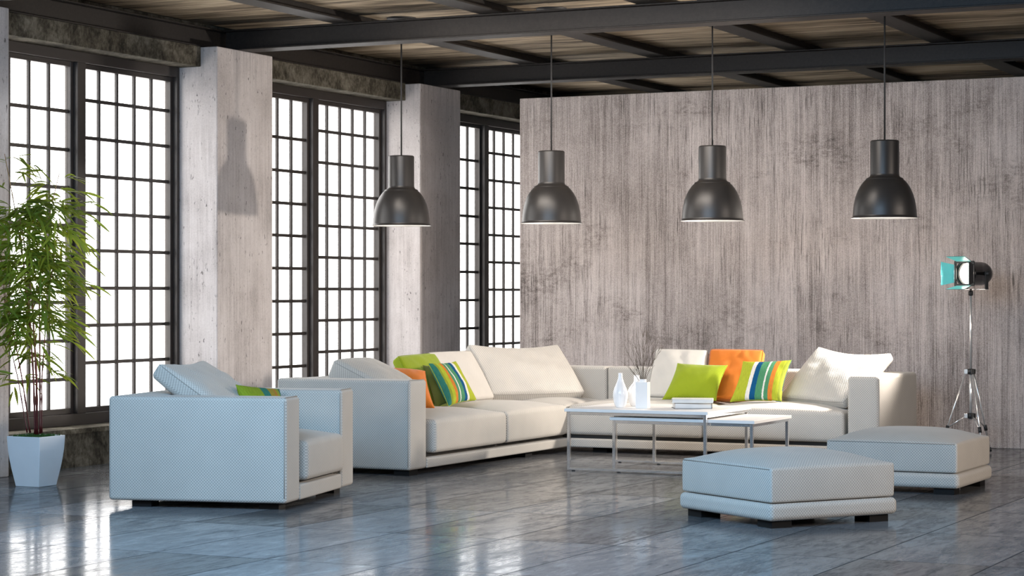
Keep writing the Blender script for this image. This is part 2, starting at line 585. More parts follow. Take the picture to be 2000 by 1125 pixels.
def softbox(hx, hy, hz, r, top=0.0, side=0.0, m=10, front=0.0, fn=None):
    """rounded box centred at 0, crown on top and slightly bulging sides"""
    px, py, pz = axis_params(hx, r, m=m), axis_params(hy, r, m=m), axis_params(hz, r, m=max(3, m // 2))
    idx, V_, F_, U_ = {}, [], [], []

    def vid(p):
        key = tuple(round(c, 6) for c in p)
        if key not in idx:
            idx[key] = len(V_)
            q = Vector((max(-(hx - r), min(hx - r, p[0])), max(-(hy - r), min(hy - r, p[1])), max(-(hz - r), min(hz - r, p[2]))))
            d = Vector(p) - q
            if d.length > 1e-9:
                d = d.normalized() * r
            w = q + d
            ax, ay, az = (max(-1.0, min(1.0, q_)) for q_ in (w.x / hx, w.y / hy, w.z / hz))
            if top:
                w.z += top * (1 - ax ** 4) ** 0.9 * (1 - ay ** 4) ** 0.9 * (1 - 0.25 * (ax * ax + ay * ay)) * max(0, (az + 0.2) / 1.2)
            if side:
                k = max(0, 1 - az * az)
                w.x += side * k * ax * (1 - 0.6 * ay * ay)
                w.y += side * k * ay * (1 - 0.6 * ax * ax)
            if front:
                w.x += front * max(0, ax) * (1 - az * az)
            if fn:
                w = fn(w)
            V_.append(w)
            U_.append((q.x + d.x + q.z + d.z, q.y + d.y + 0.6 * (q.z + d.z)))
        return idx[key]
    for (A, B, H, order) in ((px, py, pz, 'xyz'), (px, pz, py, 'xzy'), (py, pz, px, 'yzx')):
        for sgn in (0, -1):
            hval = H[sgn]
            for i in range(len(A) - 1):
                for j in range(len(B) - 1):
                    q = []
                    for (a, b) in ((A[i], B[j]), (A[i + 1], B[j]), (A[i + 1], B[j + 1]), (A[i], B[j + 1])):
                        d = dict(zip(order, (a, b, hval)))
                        q.append(vid((d['x'], d['y'], d['z'])))
                    flip = (sgn == 0) != (order == 'xzy')
                    F_.append(tuple(reversed(q)) if flip else tuple(q))
    mb = MB()
    mb.v, mb.f = V_, F_
    if fn:
        mb.uv = U_
    return mb


def rbox(x0, x1, y0, y1, z0, z1, r, **kw):
    c = Vector(((x0 + x1) / 2, (y0 + y1) / 2, (z0 + z1) / 2))
    mb = softbox((x1 - x0) / 2, (y1 - y0) / 2, (z1 - z0) / 2, r, **kw)
    mb.v = [p + c for p in mb.v]
    return mb


def empty(name, loc, label, cat, group=None, rotz=0):
    o = bpy.data.objects.new(name, None)
    C.objects.link(o)
    o.location = loc
    o.rotation_euler = (0, 0, rotz)
    o.empty_display_size = 0.1
    return tag(o, label, cat, group)


def tag(o, label, cat, group=None):
    o['label'] = label
    o['category'] = cat
    if group:
        o['group'] = group
    return o


def struct(o):
    o['kind'] = 'structure'
    return o


def copy_tree(o, parent=None):
    c = o.copy()
    C.objects.link(c)
    c.parent = parent
    for ch in list(o.children):
        copy_tree(ch, c)
    return c


# ------------------------------------------------------------------ room shell
X0, X1, Y0, Y1 = -10.1, 3.0, -3.0, 21.9
ZC = 3.44
struct(MB().box(X0, X1, Y0, Y1, -0.12, 0.0).build('floor', M['floor']))
struct(MB().box(X0, X1, Y0, Y1, ZC, ZC + 0.12).build('ceiling', M['wood']))
struct(MB().box(-8.459, X1, 17.485, 17.685, 0, 3.0).build('wall_back', M['wall'], bevel=0.006))
struct(MB().box(X0, X1, Y1, Y1 + 0.15, 0, ZC).build('wall_far', M['plaster']))
struct(MB().box(X1, X1 + 0.15, Y0, Y1, 0, ZC).build('wall_right', M['plaster']))
struct(MB().box(X0, X1, Y0 - 0.15, Y0, 0, ZC).build('wall_front', M['plaster']))
PER, CW = 3.3555, 0.813
COLS = [11.003, 14.354, 17.713, 21.07]
wl = MB().box(X0, -9.97, Y0, COLS[0], 0, ZC)
wl.box(X0, -9.97, COLS[0], Y1, 3.21, ZC)
struct(wl.build('wall_left', M['moss']))
for y in COLS:
    struct(MB().box(-10.1, -9.595, y, y + CW, 0, 3.205).build('concrete_column', M['column'], bevel=0.008))
BAYS = [(COLS[i] + CW, COLS[i + 1]) for i in range(3)]
for (a, b) in BAYS:
    struct(MB().box(-10.1, -9.749, a, b, 3.05, 3.21).build('lintel', M['moss'], bevel=0.006))
    struct(MB().box(-10.1, -9.695, a, b, 0, 0.240).build('window_parapet', M['moss']))
    struct(MB().box(-10.1, -9.688, a, b, 0.240, 0.277).build('window_sill', M['sill'], bevel=0.004))


def window(n, a, b):
    """steel window: outer frame and post, two sashes of five panes across, offset bar grids"""
    root = bpy.data.objects.new('window_%d' % n, None)
    C.objects.link(root)
    root.location = (-9.97, a, 0)
    struct(root)
    Wd = b - a
    XF = 0.018                                     # front of outer frame (local, +x is the room)
    pa, pb = 1.226, 1.324                          # centre post
    fr = MB()
    fr.box(-0.10, XF, 0, 0.040, 0.277, 3.05)
    fr.box(-0.10, XF, Wd - 0.036, Wd, 0.277, 3.05)
    fr.box(-0.10, XF, 0.040, Wd - 0.036, 2.972, 3.05)
    fr.box(-0.10, XF, 0.040, Wd - 0.036, 0.277, 0.362)
    fr.box(-0.10, XF, pa, pb, 0.362, 2.972)
    fr.build('frame', M['frame'], root, bevel=0.003)
    gl = MB()
    LB = [2.603, 2.318, 2.037, 1.757, 1.472, 1.187, 0.902, 0.617]
    RB = [2.704, 2.422, 2.14, 1.858, 1.577, 1.294, 1.013, 0.732]
    for (s0, s1, bars) in ((0.040, pa, LB), (pb, Wd - 0.036, RB)):
        sa = MB()
        xf, xb = -0.022, -0.075
        t = 0.034
        sa.box(xb, xf, s0, s0 + t * 0.6, 0.362, 2.972)
        sa.box(xb, xf, s1 - t, s1, 0.362, 2.972)
        sa.box(xb, xf, s0 + t * 0.6, s1 - t, 2.935, 2.972)
        sa.box(xb, xf, s0 + t * 0.6, s1 - t, 0.362, 0.402)
        g0, g1 = s0 + t * 0.6, s1 - t
        for k in range(1, 5):
            y = g0 + (g1 - g0) * k / 5
            sa.box(xb + 0.014, xf - 0.016, y - 0.0120, y + 0.0120, 0.402, 2.935)
        for z in bars:
            sa.box(xb + 0.015, xf - 0.018, g0, g1, z - 0.0135, z + 0.0135)
        sa.build('sash', M['frame'], root, bevel=0.002, seg=1)
        gl.box(-0.054, -0.050, g0, g1, 0.402, 2.935)
    gl.build('glass', M['glass'], root)


for i, (a, b) in enumerate(BAYS):
    window(i + 1, a, b)


def ibeam(name, along, c, lo, hi, z0, z1, wd, tf=0.013, tw=0.06):
    """I-section beam; along 'x' or 'y', centred on c across"""
    mb = MB()

    def bx(d0, d1, za, zb):
        if along == 'x':
            mb.box(lo, hi, c + d0, c + d1, za, zb)
        else:
            mb.box(c + d0, c + d1, lo, hi, za, zb)
    bx(-wd / 2, wd / 2, z0, z0 + tf)
    bx(-wd / 2, wd / 2, z1 - tf, z1)
    bx(-tw / 2, tw / 2, z0 + tf, z1 - tf)
    return struct(mb.build(name, M['steel'], bevel=0.003, seg=1))


for y in (4.70, 8.05, 11.40, 14.755, 18.115, 21.45):
    ibeam('ceiling_beam', 'x', y, -9.74, X1, 3.205, 3.370, 0.215, 0.013, 0.13)
ibeam('wall_beam', 'y', -9.860, Y0, Y1, 3.210, 3.372, 0.225, 0.012, 0.12)
jx = -8.72
while jx < X1 - 0.3:
    struct(MB().box(jx, jx + 0.20, Y0, Y1, 3.370, 3.386).box(jx + 0.02, jx + 0.16, Y0, Y1, 3.386, ZC).build('ceiling_joist', M['steel'], bevel=0.003, seg=1))
    jx += 1.288

# ------------------------------------------------------------------ pendant lamps
shade_prof = [(0.2375, 0.0), (0.2375, 0.004), (0.229, 0.007), (0.227, 0.02), (0.224, 0.06), (0.2185, 0.102), (0.211, 0.138), (0.202, 0.168), (0.188, 0.203),
              (0.172, 0.232), (0.152, 0.259), (0.138, 0.273), (0.133, 0.2765), (0.133, 0.282), (0.126, 0.287), (0.112, 0.293), (0.1045, 0.302), (0.102, 0.315),
              (0.102, 0.545), (0.100, 0.552), (0.094, 0.556), (0.03, 0.558), (0.012, 0.560)]
LAMPS = [(-8.339, 'charcoal dome pendant lamp hanging in front of the second concrete column'),
         (-7.025, 'charcoal dome pendant lamp hanging over the left edge of the grey partition wall'),
         (-5.710, 'charcoal dome pendant lamp above the lime green and orange cushions by the grey wall'),
         (-4.400, 'charcoal dome pendant lamp nearest the studio spotlight, rightmost of the row')]


PEND = bpy.data.lights.new('pendant_bulb', 'SPOT')
PEND.energy = 5
PEND.color = (1.0, 0.93, 0.86)
PEND.shadow_soft_size = 0.045
PEND.spot_size = R(160)
PEND.spot_blend = 0.4


def make_lamp(x, label):
    root = empty('pendant_lamp', (x, 15.08, 1.790), label, 'lamp', 'pendant lamps in a row')
    MB().lathe(shade_prof, 56).build('lamp_shade', M['shade'], root, smooth=True)
    inner = [(0.2365, 0.0005)] + [(r - 0.004, z) for r, z in shade_prof[2:16]] + [(0.098, 0.31), (0.098, 0.50), (0.02, 0.505)]
    mb = MB().lathe(inner, 56)
    mb.f = [tuple(reversed(f)) for f in mb.f]
    mb.build('inner_reflector', M['enamel'], root, smooth=True)
    MB().lathe([(0.001, 0.14), (0.03, 0.148), (0.045, 0.175), (0.045, 0.20), (0.03, 0.24), (0.02, 0.27), (0.02, 0.50)], 20).build('bulb', M['bulb'], root, smooth=True)
    bl = bpy.data.objects.new('bulb_light', PEND)
    C.objects.link(bl)
    bl.parent = root
    bl.location = (0, 0, 0.10)
    MB().tube([(0, 0, 0.555), (0, 0, 1.65)], 0.0065, 8).build('cord', M['cable'], root, smooth=True)
    MB().lathe([(0.016, 1.444), (0.017, 1.452), (0.008, 1.466), (0.0065, 1.47)], 16, cap_bot=True).build('cord_grip', M['cable'], root, smooth=True)
    MB().lathe([(0.012, 1.632), (0.115, 1.636), (0.118, 1.650)], 32, cap_bot=True).build('ceiling_rose', M['cable'], root, smooth=True)
    return root


l0 = make_lamp(*LAMPS[0])
for x, lb in LAMPS[1:]:
    c = copy_tree(l0)
    c.location = (x, 15.08, 1.790)
    c['label'] = lb


# ------------------------------------------------------------------ upholstery
def feet(parent, pts, s=0.06, h=0.042):
    for (x, y) in pts:
        MB().box(x - s, x + s, y - s, y + s, 0, h).build('foot', M['foot'], parent)


def piping(parent, loops, name='piping', r=0.0024):
    mb = MB()
    for pts, closed in loops:
        mb.tube(pts, r, 6, closed=closed)
    return mb.build(name, M['piping'], parent, smooth=True)


def rect_loop(x0, x1, y0, y1, z, r, n=5, fz=None):
    pts = []
    for cx, cy, a0 in ((x1 - r, y1 - r, 0), (x0 + r, y1 - r, 90), (x0 + r, y0 + r, 180), (x1 - r, y0 + r, 270)):
        for i in range(n):
            a = R(a0 + 90 * i / (n - 1))
            pts.append(Vector((cx + r * math.cos(a), cy + r * math.sin(a), z)))
    return pts


def seat(parent, x0, x1, y0, y1, z0=0.128, z1=0.372, crown=0.042, front='x'):
    mb = rbox(x0, x1, y0, y1, z0, z1, 0.032, top=crown, side=0.008, m=12)
    o = mb.build('seat_cushion', M['beige'], parent, smooth=True)
    return o


# --- sectional sofa (world aligned, origin at the inner corner of the L)
sofa = empty('sectional_sofa', (-7.136, 15.606, 0), 'large beige L-shaped sectional sofa along the windows and the grey wall', 'sofa')


def sv(mb):
    mb.v = [p - Vector((-7.136, 15.606, 0)) for p in mb.v]
    return mb


SX0, SXF, SY0, SYF, SXE, SYB = -8.206, -7.136, 13.021, 15.606, -4.600, 16.640
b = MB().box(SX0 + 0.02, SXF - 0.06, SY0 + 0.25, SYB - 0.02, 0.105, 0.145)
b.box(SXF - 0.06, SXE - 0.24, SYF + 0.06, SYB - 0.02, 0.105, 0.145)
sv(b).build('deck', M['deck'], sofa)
sv(rbox(SX0, SXF, SY0 + 0.252, SYB, 0.040, 0.109, 0.012, m=4)).build('base', M['beige'], sofa, smooth=True)
sv(rbox(SXF + 0.004, SXE - 0.243, SYF, SYB, 0.040, 0.109, 0.012, m=4)).build('base', M['beige'], sofa, smooth=True)
la = sv(rbox(SX0, SXF, SY0, SY0 + 0.25, 0.040, 0.655, 0.022, m=6)).build('armrest', M['beige'], sofa, smooth=True)
ra = sv(rbox(SXE - 0.239, SXE, SYF, SYB + 0.02, 0.040, 0.640, 0.030, m=6, side=0.006)).build('armrest', M['beige'], sofa, smooth=True)
sv(rbox(SX0, -7.955, SY0 + 0.254, SYB, 0.110, 0.650, 0.028, m=6)).build('backrest', M['beige'], sofa, smooth=True)
sv(rbox(-7.952, -7.140, 16.395, SYB, 0.110, 0.650, 0.028, m=6)).build('backrest', M['beige'], sofa, smooth=True)
sv(rbox(-7.132, SXE - 0.242, 16.395, SYB, 0.110, 0.650, 0.028, m=6)).build('backrest', M['beige'], sofa, smooth=True)
for (x0, x1, y0, y1) in ((-7.95, -7.120, 13.365, 14.502), (-7.95, -7.120, 14.507, 15.585), (-7.95, -7.140, 15.605, 16.392),
                         (-7.130, -6.000, 15.612, 16.392), (-5.995, -4.870, 15.612, 16.392)):
    so = sv(rbox(x0, x1, y0, y1, 0.138, 0.370, 0.032, top=0.052, side=0.006, m=14)).build('seat_cushion', M['beige'], sofa, smooth=True)
e = Vector((-7.136, 15.606, 0))
# seam round the front of the left arm and of the first cushion
arm_seam = [Vector((SXF - 0.012, SY0 - 0.0015, z)) - e for z in (0.06, 0.25, 0.45, 0.63)]
arm_seam += [Vector((SXF - 0.012, y, 0.6565)) - e for y in (SY0 + 0.02, SY0 + 0.13, SY0 + 0.23)]
piping(la, [(arm_seam, False)])
piping(ra, [([Vector((SXE - 0.02, SYF + 0.002, z)) - e for z in (0.08, 0.3, 0.6)], False)])
feet(sofa, [(p[0] + 7.136, p[1] - 15.606) for p in ((-7.22, 13.12), (-8.1, 13.12), (-7.24, 15.0), (-8.1, 15.0), (-6.9, 15.78), (-5.9, 15.78), (-4.72, 15.78), (-4.72, 16.5), (-8.1, 16.5), (-6.2, 16.5))])

# --- armchair (local +x is its front)
chair = empty('armchair', (-7.327, 11.161, 0), 'wide square armchair in pale blue-grey weave, in front of the sofa by the plant', 'armchair', rotz=R(13))
HD, HW, AT = 0.55, 0.655, 0.25
ca = rbox(-HD, HD, -HW, -HW + AT, 0.04, 0.650, 0.022, m=6).build('armrest', M['beige'], chair, smooth=True)
cb = rbox(-HD, HD, HW - AT, HW, 0.04, 0.650, 0.022, m=6).build('armrest', M['beige'], chair, smooth=True)
rbox(-HD, -HD + 0.25, -HW + AT + 0.002, HW - AT - 0.002, 0.04, 0.650, 0.022, m=6).build('backrest', M['beige'], chair, smooth=True)
rbox(-HD + 0.252, HD, -HW + AT + 0.002, HW - AT - 0.002, 0.04, 0.130, 0.012, m=4).build('base', M['beige'], chair, smooth=True)
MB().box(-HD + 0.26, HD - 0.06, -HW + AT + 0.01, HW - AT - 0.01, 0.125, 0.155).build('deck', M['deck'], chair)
rbox(-HD + 0.26, HD + 0.016, -HW + AT + 0.085, HW - AT - 0.012, 0.148, 0.380, 0.032, top=0.050, side=0.006, m=14).build('seat_cushion', M['beige'], chair, smooth=True)
for a_, s_ in ((ca, -1), (cb, 1)):
    yo = s_ * HW if s_ < 0 else HW - AT
    lp = [Vector((HD - 0.012, yo - 0.0015, z)) for z in (0.07, 0.3, 0.5, 0.625)] + [Vector((HD - 0.012, yo + d, 0.6515)) for d in (0.02, 0.12, 0.23)]
    piping(a_, [(lp, False)])
feet(chair, [(HD - 0.13, -HW + 0.13), (HD - 0.13, HW - 0.13), (-HD + 0.19, -HW + 0.11), (-HD + 0.19, HW - 0.13)])


# --- ottomans
def make_ottoman(loc, rotz, label):
    o = empty('ottoman', loc, label, 'ottoman', 'pair of square ottomans', rotz)
    rbox(-0.435, 0.435, -0.435, 0.435, 0.040, 0.132, 0.030, m=8).build('base', M['beige'], o, smooth=True)
    cu = rbox(-0.420, 0.420, -0.420, 0.420, 0.137, 0.322, 0.014, top=0.070, side=0.004, m=14).build('cushion', M['beige'], o, smooth=True)
    piping(cu, [([(sx * 0.4215, y, 0.3165) for y in (-0.405, 0.0, 0.405)], False) for sx in (-1,)], r=0.0022)
    feet(o, [(sx * 0.33, sy * 0.33) for sx in (-1, 1) for sy in (-1, 1)], 0.065)
    return o


ot = make_ottoman((-3.924, 11.530, 0), R(55.7), 'square blue-grey ottoman turned corner-on in the foreground')
o2 = copy_tree(ot)
o2.location = (-3.835, 13.701, 0)
o2.rotation_euler = (0, 0, R(90))
o2['label'] = 'square grey-beige ottoman behind the corner-on ottoman, in front of the tripod'


# ------------------------------------------------------------------ cushions
def cushion(name, BL, BR, TR, TL, T, mat, label, kind='knife', gus=0.07, seed=0, wr=0.004, group=None, width=None, flip=False, sag=0.0, parent=None, cat='cushion', c=None):
    BL, BR, TR, TL = map(Vector, (BL, BR, TR, TL))
    n = ((BR - BL) + (TR - TL)).cross((TL - BL) + (TR - BR)).normalized()      # towards the room side
    w = ((BR - BL).length + (TR - TL).length) / 2
    hgt = ((TL - BL).length + (TR - BR).length) / 2
    org = (BL + BR + TR + TL) / 4
    mb = MB()
    uvs = []

    def P(u, v):
        a, b_ = (u + 1) / 2, (v + 1) / 2
        return BL * (1 - a) * (1 - b_) + BR * a * (1 - b_) + TR * a * b_ + TL * (1 - a) * b_

    def wrinkle(u, v, sgn):
        q = Vector((u * w * 4 + seed * 7.3, v * hgt * 3, sgn * 3 + seed))
        x = noise.noise(q) * wr * 2 + noise.noise(q * 2.7) * wr
        # pleats running in from the lower and upper seam
        x += wr * 1.6 * noise.noise(Vector((u * w * 16 + seed, v * 1.2, 5))) * (abs(v) ** 3)
        return x
    if kind == 'knife':
        N = 30
        cc = 0.085 if c is None else c
        g = [math.sin(PI / 2 * (-1 + 2 * i / N)) for i in range(N + 1)]
        ids = {}
        for sgn in (1, -1):
            for i, u in enumerate(g):
                for j, v in enumerate(g):
                    edge = i in (0, N) or j in (0, N)
                    if edge and sgn == -1:
                        ids[(sgn, i, j)] = ids[(1, i, j)]
                        continue
                    ue = u * (1 - cc * (1 - v * v))
                    ve = v * (1 - cc * (1 - u * u))
                    k = max(0.0, (1 - u * u) * (1 - v * v))
                    t = 0 if edge else T / 2 * k ** 0.42
                    p = P(ue, ve) + n * sgn * (t + (wrinkle(u, v, sgn) * min(1, k * 4)))
                    p.z -= sag * (1 - u * u) * max(0, v)
                    ids[(sgn, i, j)] = len(mb.v)
                    mb.v.append(p - org)
                    uu = (u + 1) / 2 * w
                    uvs.append((w - uu if flip else uu, (v + 1) / 2 * hgt))
        for sgn in (1, -1):
            for i in range(N):
                for j in range(N):
                    q = [ids[(sgn, i, j)], ids[(sgn, i + 1, j)], ids[(sgn, i + 1, j + 1)], ids[(sgn, i, j + 1)]]
                    mb.f.append(tuple(q if sgn == 1 else reversed(q)))
        mb.uv = uvs
    else:
        hw, hh, hg = w / 2, hgt / 2, gus / 2

        def fn(q):
            u, v = q.x / hw, q.y / hh
            k = max(0.0, (1 - min(1, u * u)) * (1 - min(1, v * v)))
            sg = q.z / hg
            d = q.z + sg * ((T - gus) / 2 * k ** 0.5) + wrinkle(u, v, 1 if sg > 0 else -1) * min(1, k * 3) * (1 if sg > 0 else -1)
            p = P(u, v) + n * d
            p.z -= sag * (1 - min(1, u * u)) * max(0, v)
            return p - org
        mb = softbox(hw, hh, hg, min(0.022, hg * 0.8), m=22, fn=fn)
    o = mb.build(name, mat, parent, smooth=True, loc=org)
    if kind == 'knife':
        edge = [mb.v[ids[(1, i, 0)]] for i in range(N)] + [mb.v[ids[(1, N, j)]] for j in range(N)]
        edge += [mb.v[ids[(1, N - i, N)]] for i in range(N)] + [mb.v[ids[(1, 0, N - j)]] for j in range(N)]
        MB().tube(edge, 0.0030, 5, closed=True).build('seam', mat, o, smooth=True)
    else:
        ed = []
        for (a0, b0), (a1, b1) in (((-1, -1), (1, -1)), ((1, -1), (1, 1)), ((1, 1), (-1, 1)), ((-1, 1), (-1, -1))):
            for t in range(14):
                a_, b_ = a0 + (a1 - a0) * t / 14, b0 + (b1 - b0) * t / 14
                f_ = 1 - 0.022 * (abs(a_ * b_) ** 8)
                ed.append(fn(Vector((a_ * hw * f_, b_ * hh * f_, hg * 0.80))))
        MB().tube(ed, 0.0022, 5, closed=True).build('seam', M['piping'] if mat in (M['beige'], M['beige_fine']) else mat, o, smooth=True)
    if not parent:
        tag(o, label, cat, group)
    return o


GL = 'throw cushions on the sofa'
# left wing
cushion('back_cushion', (-7.50, 13.40, 0.500), (-7.50, 13.86, 0.500), (-7.96, 13.90, 0.715), (-7.98, 13.37, 0.715), 0.24, M['beige'],
        'beige back cushion lolling flat over the left armrest end of the sofa', 'box', 0.14, 1, 0.006)
cushion('throw_cushion', (-7.70, 14.20, 0.41), (-7.66, 14.76, 0.41), (-7.93, 14.82, 0.775), (-7.95, 14.27, 0.765), 0.15, M['lime'],
        'lime green square cushion standing behind the small orange one on the left wing', 'box', 0.07, 2, 0.004)
cushion('throw_cushion', (-7.66, 13.80, 0.415), (-7.41, 13.90, 0.415), (-7.60, 14.10, 0.680), (-7.85, 14.05, 0.700), 0.19, M['orange'],
        'orange cushion half hidden behind the left armrest of the sofa', 'knife', 0.06, 3, 0.004)
cushion('throw_cushion', (-7.550, 14.186, 0.404), (-7.460, 14.325, 0.446), (-7.700, 14.634, 0.719), (-7.800, 14.442, 0.708), 0.07, M['olive'],
        'shaded green cushion tucked behind the striped cushion on the left wing', 'knife', 0.05, 4, 0.003)
cushion('throw_cushion', (-7.450, 14.191, 0.418), (-7.395, 14.542, 0.449), (-7.635, 14.661, 0.735), (-7.690, 14.319, 0.729), 0.12, M['stripes_l'],
        'striped green, blue and orange cushion on the left wing of the sofa', 'knife', 0.06, 5, 0.004, flip=True)
cushion('throw_cushion', (-7.66, 14.76, 0.41), (-7.66, 15.33, 0.41), (-7.94, 15.46, 0.778), (-7.94, 14.74, 0.782), 0.14, M['beige_fine'],
        'pale cream square cushion standing between the striped and the large corner cushion', 'box', 0.07, 6, 0.004)
cushion('back_cushion', (-7.72, 15.40, 0.42), (-7.215, 16.10, 0.42), (-7.57, 16.33, 0.805), (-7.99, 15.52, 0.820), 0.20, M['beige'],
        'large beige back cushion leaning across the inner corner of the sofa', 'box', 0.10, 7, 0.012, sag=0.040)
# right wing
cushion('throw_cushion', (-6.640, 16.08, 0.415), (-6.165, 16.08, 0.415), (-6.215, 16.33, 0.785), (-6.660, 16.33, 0.790), 0.14, M['beige_fine'],
        'pale beige square cushion behind the plain lime green one, beside the dry twigs', 'box', 0.07, 8, 0.005)
cushion('throw_cushion', (-6.425, 15.86, 0.42), (-5.975, 15.86, 0.42), (-5.955, 16.06, 0.688), (-6.375, 16.06, 0.698), 0.14, M['lime'],
        'lime green cushion with pointed corners in front of the pale beige square one', 'knife', 0.06, 9, 0.004)
cushion('throw_cushion', (-6.150, 16.10, 0.41), (-5.735, 16.10, 0.41), (-5.745, 16.34, 0.790), (-6.195, 16.34, 0.792), 0.14, M['orange'],
        'large orange square cushion standing against the sofa back near the grey wall', 'box', 0.07, 10, 0.007)
cushion('throw_cushion', (-5.845, 15.82, 0.415), (-5.430, 15.82, 0.425), (-5.415, 16.02, 0.738), (-5.810, 16.02, 0.722), 0.13, M['stripes'],
        'striped green, blue and orange cushion on the right wing of the sofa', 'knife', 0.06, 11, 0.004)
cushion('back_cushion', (-5.510, 16.06, 0.425), (-4.900, 15.74, 0.410), (-4.665, 16.22, 0.775), (-5.310, 16.40, 0.815), 0.19, M['beige'],
        'large beige back cushion slumped over the right armrest of the sofa', 'box', 0.07, 12, 0.006, sag=0.045)
# armchair cushions
cm = Matrix.Translation((-7.327, 11.161, 0)) @ Matrix.Rotation(R(13), 4, 'Z')
L = lambda x, y, z: cm @ Vector((x, y, z))
cushion('back_cushion', L(0.105, -0.37, 0.475), L(0.105, 0.37, 0.475), L(-0.38, 0.36, 0.800), L(-0.38, -0.36, 0.800), 0.20, M['beige'],
        'large pale blue back cushion leaning over the back of the armchair', 'box', 0.09, 13, 0.007, sag=0.03)
cushion('throw_cushion', L(0.13, -0.10, 0.435), L(0.25, 0.22, 0.435), L(0.165, 0.33, 0.655), L(0.01, -0.02, 0.695), 0.14, M['stripes_b'],
        'small striped green cushion peeping over the arm of the blue armchair', 'knife', 0.06, 14, 0.003, flip=False)
cushion('throw_cushion', L(0.06, -0.16, 0.46), L(0.12, 0.12, 0.46), L(0.02, 0.18, 0.660), L(-0.075, -0.06, 0.672), 0.06, M['greycloth'],
        'slate grey cushion tucked behind the small striped one on the armchair', 'knife', 0.05, 15, 0.003)

# ------------------------------------------------------------------ coffee tables


def coffee_table(x0, x1, y0, y1, top, label, th=0.022, t=0.021):
    cx, cy = (x0 + x1) / 2, (y0 + y1) / 2
    o = empty('coffee_table', (cx, cy, 0), label, 'coffee table', 'nesting coffee tables')
    hx, hy = (x1 - x0) / 2, (y1 - y0) / 2
    MB().box(-hx, hx, -hy, hy, top - th, top).build('tabletop', M['tabletop'], o, bevel=0.0015)
    zf = top - th
    a, b_ = hx - 0.016, hy - 0.012
    for sx in (-1, 1):
        for sy in (-1, 1):
            xa, xb = sorted((sx * a, sx * (a - t)))
            ya, yb = sorted((sy * b_, sy * (b_ - t)))
            lg = MB().box(xa, xb, ya, yb, 0.006, zf).build('leg', M['chrome'], o, bevel=0.0015)
            gx, gy = sx * (a - 0.045), sy * (b_ - t / 2)
            MB().lathe([(0.012, 0), (0.012, 0.006)], 14, (gx, gy, 0), cap_bot=True, cap_top=True).build('glide', M['foot'], lg)
    rl = MB()
    for sy in (-1, 1):
        ya, yb = sorted((sy * b_, sy * (b_ - t)))
        rl.box(-a + t, a - t, ya, yb, zf - t, zf)
    for sx in (-1, 1):
        xa, xb = sorted((sx * a, sx * (a - t)))
        rl.box(xa, xb, -b_ + t, b_ - t, zf - t, zf)
    rl.build('top_rail', M['chrome'], o, bevel=0.0015)
    for sy in (-1, 1):
        ya, yb = sorted((sy * b_, sy * (b_ - t)))
        MB().box(-a + t, a - t, ya, yb, 0.006, 0.006 + t * 0.75).build('floor_rail', M['chrome'], o, bevel=0.0015)
    return o


coffee_table(-6.395, -5.314, 13.942, 14.820, 0.440, 'taller white and chrome nesting coffee table carrying vases and books')
coffee_table(-6.067, -4.993, 13.990, 14.775, 0.385, 'lower white and chrome nesting coffee table slid out to the right')
ZT = 0.440

# ------------------------------------------------------------------ things on the table
prof1 = [(0.025, 0.0), (0.033, 0.003), (0.044, 0.03), (0.051, 0.06), (0.0535, 0.085), (0.051, 0.112), (0.043, 0.140), (0.032, 0.165), (0.0225, 0.188), (0.017, 0.208), (0.0145, 0.228),
         (0.0145, 0.247), (0.0120, 0.247), (0.0120, 0.19)]
v1 = MB().lathe(prof1, 60, mod=lambda th, k: 1 + 0.025 * math.cos(18 * th) * math.sin(PI * min(1, k * 1.15)), cap_bot=True)
tag(v1.build('ribbed_vase', M['vase'], smooth=True, loc=(-6.085, 14.225, ZT)), 'tall white ribbed bottle vase, leftmost on the coffee table', 'vase')
prof2 = [(0.032, 0.0), (0.042, 0.003), (0.056, 0.03), (0.067, 0.062), (0.070, 0.085), (0.067, 0.108), (0.057, 0.132), (0.042, 0.152), (0.028, 0.168), (0.0225, 0.182), (0.0215, 0.225), (0.019, 0.225), (0.019, 0.17)]
v2 = MB().lathe(prof2, 60, mod=lambda th, k: 1 + 0.012 * math.sin(5 * th + 9 * k) * math.sin(PI * min(1, k * 1.2)), cap_bot=True)
tag(v2.build('bulbous_vase', M['vase'], smooth=True, loc=(-6.050, 14.445, ZT)), 'round white vase with a straight neck, behind the square vase', 'vase')
sv_ = empty('square_vase', (-5.912, 14.226, ZT), 'square white vase with a round collar holding dry twigs', 'vase', rotz=0.454142 - R(17))
MB().box(-0.0435, 0.0435, -0.0435, 0.0435, 0, 0.186).build('body', M['vase'], sv_, bevel=0.004, seg=3)
MB().lathe([(0.026, 0.184), (0.026, 0.206), (0.021, 0.206), (0.021, 0.187)], 28).build('collar', M['vase'], sv_, smooth=True)
random.seed(4)
TW = [(-0.137, 0.25, 0), (-0.141, 0.127, 1), (-0.087, 0.275, 0), (-0.065, 0.304, 0), (-0.007, 0.348, 1), (0.007, 0.355, 0), (0.022, 0.337, 0), (0.116, 0.297, 0), (0.127, 0.228, 0),
      (0.101, 0.290, 1), (-0.04, 0.33, 1), (0.06, 0.32, 0), (0.145, 0.25, 1), (-0.11, 0.29, 1), (0.035, 0.345, 1)]
bx, by, bz = -5.912, 14.226, ZT + 0.150
